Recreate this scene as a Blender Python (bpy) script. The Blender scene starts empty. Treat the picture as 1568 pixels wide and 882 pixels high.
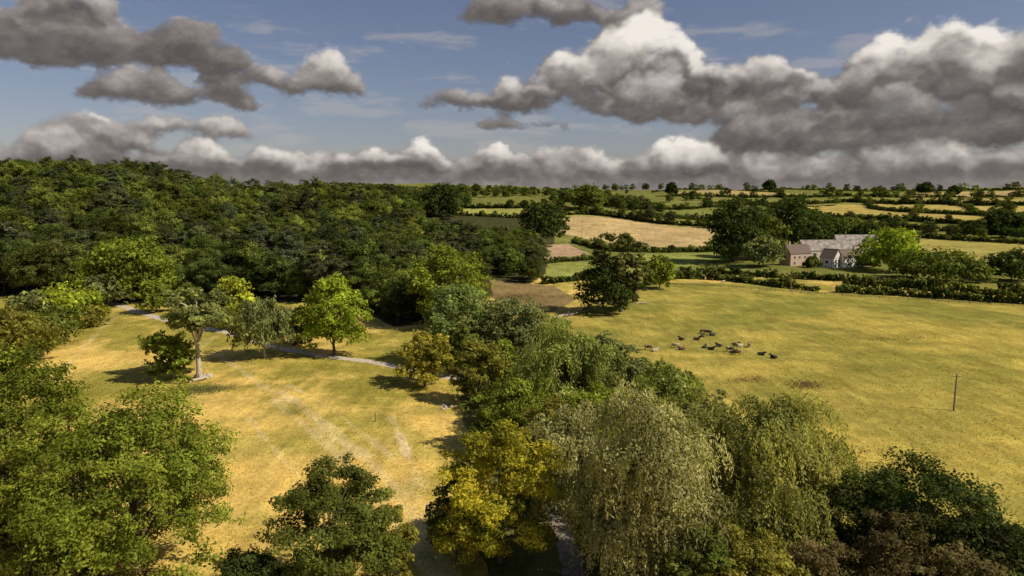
import bpy, math, numpy as np, time
from mathutils import Vector, Matrix
R=math.radians
sc=bpy.context.scene
COL=sc.collection
# ------------------------------------------------------------------ camera
CAMZ=40.0; F=1045.0; PITCH=R(7.7)
cam=bpy.data.cameras.new("camera"); cam.lens=24; cam.sensor_width=36; cam.clip_end=40000; cam.clip_start=0.5
co=bpy.data.objects.new("camera",cam); COL.objects.link(co)
co.location=(0,0,CAMZ); co.rotation_euler=(R(90)-PITCH,0,0); sc.camera=co
# ------------------------------------------------------------------ terrain
def ss(t):
    t=np.clip(t,0,1); return t*t*(3-2*t)
def Hh(x,y):
    x=np.asarray(x,float); y=np.asarray(y,float)
    D=np.hypot(x,y)
    h=50*ss((D-350)/1150.0)
    h=h+38*np.exp(-(((x+345)/190)**2+((y-580)/190)**2))*ss((D-230)/220)
    h=h+12*np.exp(-(((x+60)/200)**2+((y-820)/200)**2))
    h=h+(70*np.exp(-(((x+900)/1500)**2+((y-4600)/900)**2)))
    far=ss((D-330)/300)
    h=h+far*(4.5*np.sin(x/95+1.3)*np.cos(y/120)+2.4*np.sin(x/47+y/60))
    h=h+0.7*np.sin(x/21+.5)*np.sin(y/27)+0.2*np.sin(x/8.3+y/11)
    return h
def ray(u,v):
    a=(u-784)/F; b=(441-v)/F
    return np.array([a, math.cos(PITCH)+b*math.sin(PITCH), -math.sin(PITCH)+b*math.cos(PITCH)])
TS=np.concatenate([np.linspace(30,400,1500),np.linspace(400.5,3500,4000)])
def G(u,v):
    d=ray(u,v); d=d/math.hypot(d[0],d[1])
    P=d[None,:]*TS[:,None]; z=CAMZ+P[:,2]; h=Hh(P[:,0],P[:,1])
    k=np.argmax(z<=h)
    if not (z<=h).any(): k=len(TS)-1
    return P[k,0],P[k,1]
def inpoly(x,y,poly):
    r=np.zeros(x.shape,bool); n=len(poly)
    for i in range(n):
        x1,y1=poly[i]; x2,y2=poly[(i+1)%n]
        if y1==y2: continue
        c=((y1>y)!=(y2>y)) & (x<(x2-x1)*(y-y1)/(y2-y1)+x1)
        r^=c
    return r
def vnoise(x,y,s,seed=0):
    x=x/s+seed*17.3; y=y/s+seed*31.7
    xi=np.floor(x).astype(np.int64); yi=np.floor(y).astype(np.int64); fx=ss(x-xi); fy=ss(y-yi)
    def hsh(a,b):
        n=(a*374761393+b*668265263+seed*974711)&0x7fffffff
        n=((n^(n>>13))*1274126177)&0x7fffffff
        return ((n^(n>>16))&0xffff)/65535.0
    return (hsh(xi,yi)*(1-fx)+hsh(xi+1,yi)*fx)*(1-fy)+(hsh(xi,yi+1)*(1-fx)+hsh(xi+1,yi+1)*fx)*fy
def fbm(x,y,s,seed,octv=5,g=.5):
    t=0;a=1;n=0
    for o in range(octv):
        t=t+a*vnoise(x,y,s/2**o,seed+o); n+=a; a*=g
    return t/n
def pdist(x,y,pl):
    d=np.full(x.shape,1e9)
    for (x1,y1),(x2,y2) in zip(pl[:-1],pl[1:]):
        dx,dy=x2-x1,y2-y1; t=np.clip(((x-x1)*dx+(y-y1)*dy)/(dx*dx+dy*dy+1e-9),0,1)
        d=np.minimum(d,np.hypot(x-x1-t*dx,y-y1-t*dy))
    return d
def smooth(pts,n=10):
    pts=np.array(pts); P=np.vstack([2*pts[0]-pts[1],pts,2*pts[-1]-pts[-2]]); out=[]
    for i in range(1,len(P)-2):
        for t in np.linspace(0,1,n,endpoint=False):
            p0,p1,p2,p3=P[i-1:i+3]; out.append(.5*((2*p1)+(-p0+p2)*t+(2*p0-5*p1+4*p2-p3)*t*t+(-p0+3*p1-3*p2+p3)*t**3))
    out.append(pts[-1]); return np.array(out)
PL=lambda l:[G(u,v) for u,v in l]
pasture=PL([(1500,1100),(1150,860),(960,690),(900,600),(850,540),(850,488),(900,470),(1005,432),(1100,434),(1250,446),(1568,464),(1800,478),(2300,900)])
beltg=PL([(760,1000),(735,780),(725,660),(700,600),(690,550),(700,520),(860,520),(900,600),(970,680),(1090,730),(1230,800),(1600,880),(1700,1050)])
FIELDS=[
 ([(862,333),(920,332),(1000,343),(1095,350),(1088,377),(1000,378),(900,366),(858,358)],(.50,.37,.175)),
 ([(690,319),(850,321),(945,331),(860,333),(700,329)],(.32,.32,.085)),
 ([(950,321),(1100,318),(1090,336),(960,331)],(.19,.21,.055)),
 ([(1165,312),(1300,310),(1568,337),(1600,346),(1240,327)],(.42,.33,.10)),
 ([(1330,311),(1600,317),(1600,331),(1350,322)],(.45,.36,.11)),
 ([(1230,330),(1568,350),(1568,358),(1330,346)],(.24,.24,.06)),
 ([(1385,362),(1600,374),(1600,418),(1400,392)],(.37,.32,.09)),
 ([(1030,294),(1640,290),(1640,299),(1040,300)],(.42,.32,.14)),
 ([(1080,303),(1400,303),(1350,311),(1085,311)],(.22,.22,.06)),
 ([(1400,304),(1600,303),(1600,311),(1380,311)],(.36,.30,.10)),
 ([(822,376),(870,374),(905,389),(836,398)],(.43,.30,.19)),
 ([(838,404),(920,399),(1000,388),(1100,388),(1080,407),(1000,410),(900,428),(833,432)],(.27,.29,.075)),
 ([(750,428),(850,438),(885,458),(830,486),(760,476)],(.25,.18,.08)),
 ([(95,292),(135,292),(135,300),(98,300)],(.36,.36,.08)),
]
FIELDS=[(PL(p),c) for p,c in FIELDS]
tracks=[[(430,600),(475,632),(520,672),(570,712),(612,760),(650,812),(672,850),(695,900)],
        [(420,612),(462,650),(515,695),(565,745),(600,790),(640,850),(670,900)],
        [(600,640),(612,668),(622,700),(640,728),(646,748)],[(608,655),(622,688),(628,712)],
        [(330,540),(360,560),(400,590),(430,605)],[(560,700),(600,742),(650,772),(690,800)],[(100,560),(130,530),(160,500),(185,480)],[(395,480),(330,515),(280,560)],
        [(440,590),(500,622),(560,668),(600,700),(640,760),(668,800)],[(380,640),(430,700),(500,770),(560,850)]]
TW=[1.2,.9,.7,.35,.8,.8,.8,.7,.5,.5]; TA=[.5,.45,.55,.7,.35,.3,.35,.25,.35,.3]
tracks=[smooth(PL(t),5) for t in tracks]
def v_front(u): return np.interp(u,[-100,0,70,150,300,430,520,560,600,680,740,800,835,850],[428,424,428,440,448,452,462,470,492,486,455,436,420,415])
def groundcol(x,y):
    x=np.asarray(x,float);y=np.asarray(y,float); D=np.hypot(x,y); az=np.arctan2(x,y)
    n1=vnoise(x,y,26,1);n2=vnoise(x,y,9,2);n3=vnoise(x,y,3.3,3); n4=vnoise(x*.5+y*.9,y*.25-x*.4,5,4); n5=fbm(x,y,17,31,4,.6); n6=fbm(x,y,1.8,41,2)
    n=(.4*n1+.25*n2+.15*n3+.2*n4)
    c=np.zeros(x.shape+(3,))
    gold=np.array([.66,.47,.135]); olive=np.array([.31,.265,.055])
    t=ss((n+.25*(n6-.5)-.31)/.30)[...,None]
    c[:]=olive*(1-t)+gold*t
    gp=(ss((n5-.50)/.14)*.5)[...,None]; c=c*(1-gp)+np.array([.30,.28,.055])*gp
    m=inpoly(x,y,pasture)
    pg=np.array([.48,.375,.088]); po=np.array([.235,.22,.05])
    tp=np.clip(ss((n-.3)/.38)*.8+.30-.5*ss((D-150)/150)+.3*(n6-.5),0,1)[...,None]
    cp=po*(1-tp)+pg*tp; gp=(ss((n5-.52)/.14)*.35)[...,None]; cp=cp*(1-gp)+np.array([.23,.225,.045])*gp
    c=np.where(m[...,None],cp,c)
    fm=(ss((D-330)/60)*(1-m))[...,None]
    fc=np.array([.18,.185,.05])*(.7+.6*n[...,None])
    c=c*(1-fm)+fc*fm
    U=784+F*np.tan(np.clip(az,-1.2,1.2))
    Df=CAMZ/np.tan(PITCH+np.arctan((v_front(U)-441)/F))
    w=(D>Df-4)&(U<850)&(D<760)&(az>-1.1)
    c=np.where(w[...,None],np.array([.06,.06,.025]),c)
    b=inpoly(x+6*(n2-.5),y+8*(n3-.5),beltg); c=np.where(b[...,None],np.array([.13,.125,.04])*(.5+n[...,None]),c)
    for p,fcx in FIELDS:
        mm=inpoly(x,y,p); c=np.where(mm[...,None],np.array(fcx)*(.72+.55*n[...,None]),c)
    for tr,tw,ta in zip(tracks,TW,TA):
        d=pdist(x,y,tr)+ (n3-.5)*1.2
        k=ss(1.3-d/tw)[...,None]*ta*(.3+.9*n2[...,None])
        c=c*(1-k)+np.array([.74,.60,.35])*k
    return c
# ------------------------------------------------------------------ materials
def newmat(name):
    m=bpy.data.materials.new(name); m.use_nodes=True; nt=m.node_tree; nt.nodes.clear()
    return m,nt
def simple(name,col,rough=.8,noise=.25,scale=3,bump=.2,metal=0):
    m,nt=newmat(name); N=nt.nodes; L=nt.links
    o=N.new('ShaderNodeOutputMaterial'); b=N.new('ShaderNodeBsdfPrincipled'); b.inputs['Roughness'].default_value=rough
    b.inputs['Specular IOR Level'].default_value=.2
    tc=N.new('ShaderNodeTexCoord'); n=N.new('ShaderNodeTexNoise'); n.inputs['Scale'].default_value=scale; n.inputs['Detail'].default_value=6
    L.new(tc.outputs['Object'],n.inputs['Vector'])
    r=N.new('ShaderNodeValToRGB'); r.color_ramp.elements[0].position=.3; r.color_ramp.elements[1].position=.7
    r.color_ramp.elements[0].color=tuple(c*(1-noise) for c in col)+(1,); r.color_ramp.elements[1].color=tuple(min(1,c*(1+noise)) for c in col)+(1,)
    L.new(n.outputs[0],r.inputs[0]); L.new(r.outputs[0],b.inputs['Base Color'])
    bp=N.new('ShaderNodeBump'); bp.inputs['Strength'].default_value=bump; L.new(n.outputs[0],bp.inputs['Height']); L.new(bp.outputs[0],b.inputs['Normal'])
    L.new(b.outputs[0],o.inputs[0]); return m
def mat_foliage(name,vlo,vhi,hlo,hhi):
    m,nt=newmat(name); N=nt.nodes; L=nt.links
    o=N.new('ShaderNodeOutputMaterial'); a=N.new('ShaderNodeAttribute'); a.attribute_name="Col"
    oi=N.new('ShaderNodeObjectInfo')
    hs=N.new('ShaderNodeHueSaturation')
    mr=N.new('ShaderNodeMapRange'); mr.inputs['To Min'].default_value=hlo; mr.inputs['To Max'].default_value=hhi
    mv=N.new('ShaderNodeMapRange'); mv.inputs['To Min'].default_value=vlo; mv.inputs['To Max'].default_value=vhi
    ml=N.new('ShaderNodeMath'); ml.operation='MULTIPLY'; ml.inputs[1].default_value=7.31
    fr=N.new('ShaderNodeMath'); fr.operation='FRACT'
    L.new(oi.outputs['Random'],mr.inputs[0]); L.new(oi.outputs['Random'],ml.inputs[0]); L.new(ml.outputs[0],fr.inputs[0]); L.new(fr.outputs[0],mv.inputs[0])
    L.new(mr.outputs[0],hs.inputs['Hue']); L.new(mv.outputs[0],hs.inputs['Value']); L.new(a.outputs['Color'],hs.inputs['Color'])
    d=N.new('ShaderNodeBsdfDiffuse'); t=N.new('ShaderNodeBsdfTranslucent')
    L.new(hs.outputs[0],d.inputs[0])
    br=N.new('ShaderNodeMix'); br.data_type='RGBA'; br.blend_type='MULTIPLY'; br.inputs[0].default_value=1; br.inputs[7].default_value=(1.4,1.5,.55,1)
    L.new(hs.outputs[0],br.inputs[6]); L.new(br.outputs[2],t.inputs[0])
    mx=N.new('ShaderNodeMixShader'); mx.inputs[0].default_value=.35; L.new(d.outputs[0],mx.inputs[1]); L.new(t.outputs[0],mx.inputs[2])
    L.new(mx.outputs[0],o.inputs[0]); return m
def mat_ground():
    m,nt=newmat("grassland"); N=nt.nodes; L=nt.links
    o=N.new('ShaderNodeOutputMaterial'); a=N.new('ShaderNodeAttribute'); a.attribute_name="Col"
    tc=N.new('ShaderNodeTexCoord')
    def noise(s,d,rough=.6,sc=None):
        n=N.new('ShaderNodeTexNoise'); n.inputs['Scale'].default_value=s; n.inputs['Detail'].default_value=d; n.inputs['Roughness'].default_value=rough
        if sc:
            mp=N.new('ShaderNodeMapping'); mp.inputs['Scale'].default_value=sc; mp.inputs['Rotation'].default_value=(0,0,R(35)); L.new(tc.outputs['Object'],mp.inputs[0]); L.new(mp.outputs[0],n.inputs[0])
        else: L.new(tc.outputs['Object'],n.inputs[0])
        return n
    n1=noise(.12,6,.65); n2=noise(1.3,5,.75); n3=noise(.5,4,.6,(1,.18,1))
    def rng(n,lo,hi,a0=.3,a1=.7):
        r=N.new('ShaderNodeMapRange'); r.inputs['From Min'].default_value=a0; r.inputs['From Max'].default_value=a1; r.inputs['To Min'].default_value=lo; r.inputs['To Max'].default_value=hi; L.new(n.outputs[0],r.inputs[0]); return r
    r1=rng(n1,.74,1.22); r2=rng(n2,.68,1.26); r3=rng(n3,.80,1.16)
    q=N.new('ShaderNodeMath'); q.operation='MULTIPLY'; L.new(r1.outputs[0],q.inputs[0]); L.new(r2.outputs[0],q.inputs[1])
    q2=N.new('ShaderNodeMath'); q2.operation='MULTIPLY'; L.new(q.outputs[0],q2.inputs[0]); L.new(r3.outputs[0],q2.inputs[1])
    v=N.new('ShaderNodeVectorMath'); v.operation='SCALE'; L.new(a.outputs['Color'],v.inputs[0]); L.new(q2.outputs[0],v.inputs['Scale'])
    d=N.new('ShaderNodeBsdfDiffuse'); L.new(v.outputs[0],d.inputs[0])
    bp=N.new('ShaderNodeBump'); bp.inputs['Strength'].default_value=.6; bp.inputs['Distance'].default_value=.3; L.new(n2.outputs[0],bp.inputs['Height']); L.new(bp.outputs[0],d.inputs['Normal'])
    L.new(d.outputs[0],o.inputs[0]); return m
FOL=mat_foliage("foliage",.92,1.08,.497,.507); FOLV=mat_foliage("woodland_foliage",.55,1.55,.484,.524); GRD=mat_ground()
BARK=simple("bark",(.10,.08,.055),.9,.4,4,.5); BARKP=simple("pale_bark",(.46,.40,.31),.9,.3,3,.5)
# ------------------------------------------------------------------ mesh helpers
def mesh_from(name,V,Q,mi,C,mats,alpha=None):
    me=bpy.data.meshes.new(name); V=np.asarray(V,np.float32); Q=np.asarray(Q,np.int32); nf=len(Q)
    me.vertices.add(len(V)); me.vertices.foreach_set('co',V.ravel())
    me.loops.add(nf*4); me.polygons.add(nf)
    me.polygons.foreach_set('loop_start',np.arange(nf,dtype=np.int32)*4)
    me.loops.foreach_set('vertex_index',Q.ravel())
    for m in mats: me.materials.append(m)
    if mi is not None: me.polygons.foreach_set('material_index',np.asarray(mi,np.int32))
    if C is not None:
        at=me.color_attributes.new("Col",'FLOAT_COLOR','POINT')
        c4=np.ones((len(V),4),np.float32); c4[:,:3]=C
        if alpha is not None: c4[:,3]=alpha
        at.data.foreach_set('color',c4.ravel())
    me.update(calc_edges=True)
    return me
def obj(name,me,loc=(0,0,0),rot=(0,0,0),scale=(1,1,1),parent=None):
    o=bpy.data.objects.new(name,me); COL.objects.link(o); o.location=loc; o.rotation_euler=rot; o.scale=scale
    if parent: o.parent=parent
    return o
def unit(v): return v/np.maximum(np.linalg.norm(v,axis=-1,keepdims=True),1e-9)
def leaves(rg,c,n,ls,asp=.55,axis=None):
    k=len(c); r=axis if axis is not None else rg.normal(size=(k,3))
    if axis is None:
        t=unit(np.cross(n,r)); b=np.cross(n,t)
    else:
        t=unit(r); b=unit(np.cross(n,t))
    s=ls*(.6+.8*rg.random((k,1)))
    V=np.stack([c+t*s,c+b*s*asp,c-t*s,c-b*s*asp],1).reshape(-1,3)
    return V,np.arange(k*4).reshape(-1,4)
def tube(pts,rad,sides=6):
    pts=np.asarray(pts,float); n=len(pts); d=np.gradient(pts,axis=0); d=unit(d)
    ref=np.array([.31,.95,.05]); a=unit(np.cross(d,ref)); b=np.cross(d,a)
    th=np.arange(sides)/sides*2*np.pi
    V=(pts[:,None]+(a[:,None]*np.cos(th)[None,:,None]+b[:,None]*np.sin(th)[None,:,None])*np.asarray(rad)[:,None,None]).reshape(-1,3)
    Q=[]
    for i in range(n-1):
        for j in range(sides):
            j2=(j+1)%sides; Q.append((i*sides+j,i*sides+j2,(i+1)*sides+j2,(i+1)*sides+j))
    return V,np.array(Q)
def tree_mesh(name,seed,Hh_,W,cb=.2,nleaf=20000,ls=.16,col=(.07,.1,.02),col2=None,style='broad',ncl=60,bark=None,lean=(0,0),flat=.8,crs=.13,tr=None,fol=None,open_=False):
    rg=np.random.default_rng(seed); col=np.array(col); col2=np.array(col2 if col2 is not None else col*np.array([1.35,1.25,1.1]))
    H=Hh_; VV=[];QQ=[];MI=[];CC=[];off=0
    def add(V,Q,m,C):
        nonlocal off
        VV.append(V);QQ.append(Q+off);MI.append(np.full(len(Q),m));CC.append(np.broadcast_to(C,(len(V),3)));off+=len(V)
    top=np.array([lean[0],lean[1],0])
    cz=H*(1+cb)/2; rz=H*(1-cb)/2; rx=W/2
    d=unit(rg.normal(size=(ncl*3,3))); d=d[d[:,2]>-.9][:ncl]; n=len(d)
    az=np.arctan2(d[:,1],d[:,0]); ph=rg.random(4)*6.28
    lob=1+.15*np.sin(2*az+ph[0]+d[:,2]*2)+.12*np.sin(3*az+ph[1])+.10*np.sin(5*az+ph[2]-3*d[:,2])
    rho=(.42+.46*rg.random(n)**.6)*lob
    if style=='willow': rho=(.35+.5*rg.random(n))*lob
    rc=W*crs*(.6+.9*rg.random(n))
    hor=unit(d*np.array([1,1,0])); hz=np.where(d[:,2]<0,(1-np.abs(d[:,2])**3.5)**.5,(1-np.abs(d[:,2])**2.1)**.55)
    P=np.stack([hor[:,0]*hz*rx*rho,hor[:,1]*hz*rx*rho,cz+d[:,2]*rz*rho**.6*.95],1)+top*((cz+d[:,2]*rz)/H)[:,None]
    if style=='conifer':
        zz=rg.random(n); P[:,2]=H*(cb+(1-cb)*zz*.95); w=rx*(1-zz)**.7*(.4+.6*rg.random(n)); P[:,0]=np.cos(az)*w; P[:,1]=np.sin(az)*w
    tr=tr or max(.16,H*.02)
    th=cb+.5*(1-cb); tz=np.linspace(-.4,H*th,7); wob=rg.normal(size=(7,2))*.012*H; wob[0:2]*=.2
    tp=np.stack([wob[:,0]+top[0]*tz/H*1.0,wob[:,1]+top[1]*tz/H,tz],1)
    V,Q=tube(tp,np.linspace(1,.3,7)*tr*np.array([1.35,1.05,1,1,1,1,1]),8); add(V,Q,1,col*0+.1)
    for k in rg.permutation(n)[:min(n,26)]:
        z0=rg.uniform(max(.08,cb*.7),th*.95)*H; z0=min(z0,P[k,2]*.9)
        s=np.array([np.interp(z0,tz,tp[:,0]),np.interp(z0,tz,tp[:,1]),z0]); e=P[k]
        q=np.linspace(0,1,5)[:,None]; pth=s*(1-q)+e*q; pth[:,2]+=np.sin(q[:,0]*3.14)*.06*H; pth[1:4]+=rg.normal(size=(3,3))*.012*H
        V,Q=tube(pth,np.linspace(.42,.08,5)*tr*rg.uniform(.7,1.1),5); add(V,Q,1,col*0+.1)
    if style=='willow':
        m=22; ns=max(50,nleaf//m); ci=rg.integers(0,n,ns); dd=unit(rg.normal(size=(ns,3))); dd[:,2]=np.abs(dd[:,2])*.8
        S=P[ci]+dd*rc[ci][:,None]
        Ln=H*(.05+.15*rg.random(ns)); Ln=np.minimum(Ln,np.maximum(S[:,2]-.04*H,.5))
        out=unit(S*np.array([1,1,0])+1e-6)*W*.045
        t=np.linspace(0,1,m)[None,:,None]
        pts=S[:,None]+out[:,None]*(1-(1-t)**2)*1.2+np.array([0,0,-1.])*Ln[:,None,None]*(t**1.4)
        pts=pts+rg.normal(size=pts.shape)*ls*.9
        sub=.5+.85*rg.random((n,1)); br=sub[ci]*(.8+.4*rg.random((ns,1))); mixf=np.clip(rg.random((n,1))[ci]*.6+rg.random((ns,1))*.5,0,1)
        cc=(col*(1-mixf)+col2*mixf)*br; cc=np.repeat(cc[:,None],m,1).reshape(-1,3)*(.8+.4*rg.random((ns*m,1)))
        c=pts.reshape(-1,3); ax=np.array([0,0,-1.])+rg.normal(size=c.shape)*.45
        nn=unit(np.repeat(out[:,None],m,1).reshape(-1,3)+rg.normal(size=c.shape)*.7*W*.045+np.array([0,0,.3])*W*.045)
        V,Q=leaves(rg,c,nn,ls*1.15,.36,ax); add(V,Q,0,np.repeat(cc,4,0))
        fill=nleaf//3
    else: fill=nleaf
    nsub=8; tot=n*nsub; si=np.repeat(np.arange(n),nsub)
    sd=unit(rg.normal(size=(tot,3))); sd[:,2]=np.where(sd[:,2]<-.3,-sd[:,2],sd[:,2])
    fl=flat if style!='conifer' else .35
    SP=P[si]+sd*(rc[si]*(.45+.6*rg.random(tot)))[:,None]*np.array([1,1,fl])
    wts=rc[si]**2; wts/=wts.sum(); li=rg.choice(tot,fill,p=wts)
    ld=rg.normal(size=(fill,3)); ld=unit(ld)*(rg.random((fill,1))**.45)
    c=SP[li]+ld*(rc[si][li]*.48)[:,None]*np.array([1,1,fl*.85])
    if not open_: c[:,2]=np.maximum(c[:,2],.05+.4*rg.random(fill))
    ctr=np.array([0,0,cz]); ow=unit(c-ctr-top*.5)
    nn=unit(ld*.8+ow*.5+np.array([0,0,.5])+rg.normal(size=c.shape)*.55)
    bc=(.62+.7*rg.random(n)); bs=(.75+.5*rg.random(tot)); mf=np.clip(rg.random(n)[si][li]*.6+rg.random(fill)*.5-.1,0,1)[:,None]
    cc=(col*(1-mf)+col2*mf)*(bc[si][li]*bs[li]*(.75+.5*rg.random(fill)))[:,None]
    V,Q=leaves(rg,c,nn,ls); add(V,Q,0,np.repeat(cc,4,0))
    return mesh_from(name,np.concatenate(VV),np.concatenate(QQ),np.concatenate(MI),np.concatenate(CC),[fol or FOL,bark or BARK])
# ------------------------------------------------------------------ ground sheet
th=np.concatenate([np.arange(-180,-50,3.0),np.arange(-50,50,.14),np.arange(50,180,3.0)]); th=np.radians(th)
rr=np.concatenate([[.0],np.geomspace(8,55,14)[:-1],np.geomspace(55,1700,520),np.geomspace(1750,14000,40)])
T,RR=np.meshgrid(th,rr,indexing='ij'); X=RR*np.sin(T); Y=RR*np.cos(T); Z=Hh(X,Y)
nt_,nr=X.shape; V=np.stack([X,Y,Z],-1).reshape(-1,3)
idx=np.arange(nt_*nr).reshape(nt_,nr); i2=np.roll(idx,-1,0)
Q=np.stack([idx[:,1:],i2[:,1:],i2[:,:-1],idx[:,:-1]],-1).reshape(-1,4)
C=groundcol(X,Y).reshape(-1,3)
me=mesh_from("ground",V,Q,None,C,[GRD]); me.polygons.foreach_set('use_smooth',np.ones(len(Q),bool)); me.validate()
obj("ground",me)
rg=np.random.default_rng(5)
k=140000; D=62+190*rg.random(k)**1.3; A=R(82)*(rg.random(k)-.5); x=D*np.sin(A); y=D*np.cos(A)
keep=vnoise(x,y,6,9)*.6+rg.random(k)*.6>.5; x=x[keep];y=y[keep];k=len(x); z=Hh(x,y)
gc=groundcol(x,y)*(.65+.6*rg.random((k,1)))*np.array([.97,1.0,.9])
c=np.stack([x,y,z+.06],1); ax=np.array([0,0,1.])+rg.normal(size=(k,3))*.6
V,Q=leaves(rg,c,unit(rg.normal(size=(k,3))),.14,.5,ax)
obj("grass",mesh_from("grass",V,Q,None,np.repeat(gc,4,0),[FOL]))
# ------------------------------------------------------------------ paths
def ribbon(name,uv,w,mat,lift=.07):
    p=smooth(PL(uv)); d=unit(np.gradient(p,axis=0)); nrm=np.stack([-d[:,1],d[:,0]],1); rg=np.random.default_rng(3)
    s=np.linspace(-1,1,7); ww=w/2*(1+.25*rg.normal(size=len(p))*.5)
    XY=p[:,None]+nrm[:,None]*s[None,:,None]*ww[:,None,None]; z=Hh(XY[...,0],XY[...,1])+lift; z[:,0]-=.1; z[:,-1]-=.1
    V=np.dstack([XY,z]).reshape(-1,3); n=len(p); idx=np.arange(n*7).reshape(n,7)
    Q=np.stack([idx[:-1,:-1],idx[1:,:-1],idx[1:,1:],idx[:-1,1:]],-1).reshape(-1,4)
    return obj(name,mesh_from(name,V,Q,None,None,[mat]))
GRAVEL=simple("gravel",(.50,.43,.36),.95,.25,1.5,.4)
ribbon("farm_track",[(-30,415),(20,420),(75,428),(115,446),(150,460),(180,466),(215,478),(250,489),(300,500),(350,510),(400,525),(450,537),(500,546),(560,553),(620,564),(690,578),(730,590)],3.5,GRAVEL)
ribbon("lane",[(845,770),(858,810),(872,850),(885,900),(895,960)],2.6,simple("lane_gravel",(.26,.22,.19),.95,.3,1.5,.4))
# ------------------------------------------------------------------ trees with individual positions
cnt=[0]
def place(kind,u,vb,vt,w,**kw):
    x,y=G(u,vb)
    D=math.hypot(x,y); d=ray(u,vt); zt=CAMZ+d[2]/math.hypot(d[0],d[1])*D; z=float(Hh(x,y)); H=zt-z
    slant=math.hypot(D,CAMZ-zt*.5); W=w*slant/F
    cnt[0]+=1
    pxs=slant/683.0
    kw.setdefault('ls',max(.12,pxs*1.5))
    area=W*H*3.0; nl=int(min(60000,max(2500,area*(2.0 if kw.get('style')=='willow' else 1.6)/(kw['ls']**2)))); kw.setdefault('nleaf',nl)
    kw.setdefault('ncl',int(min(140,34+W*H*.28)))
    me=tree_mesh(kind,100+cnt[0],H,W,**kw)
    return obj(kind,me,(x,y,z),(0,0,0))
OK_=dict(col=(.12,.16,.021),col2=(.30,.33,.048)); BR=dict(col=(.20,.26,.028),col2=(.41,.44,.05)); MID=dict(col=(.09,.12,.025),col2=(.20,.215,.045))
DK=dict(col=(.042,.062,.018),col2=(.09,.112,.028)); OL=dict(col=(.15,.15,.032),col2=(.32,.29,.055)); SIL=dict(col=(.22,.22,.09),col2=(.46,.43,.20))
YL=dict(col=(.18,.21,.028),col2=(.64,.53,.055)); BRN=dict(col=(.11,.09,.04),col2=(.20,.155,.07)); GRY=dict(col=(.16,.185,.07),col2=(.30,.31,.12))
def S(c,**k): d=dict(c); d.update(k); return d
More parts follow.
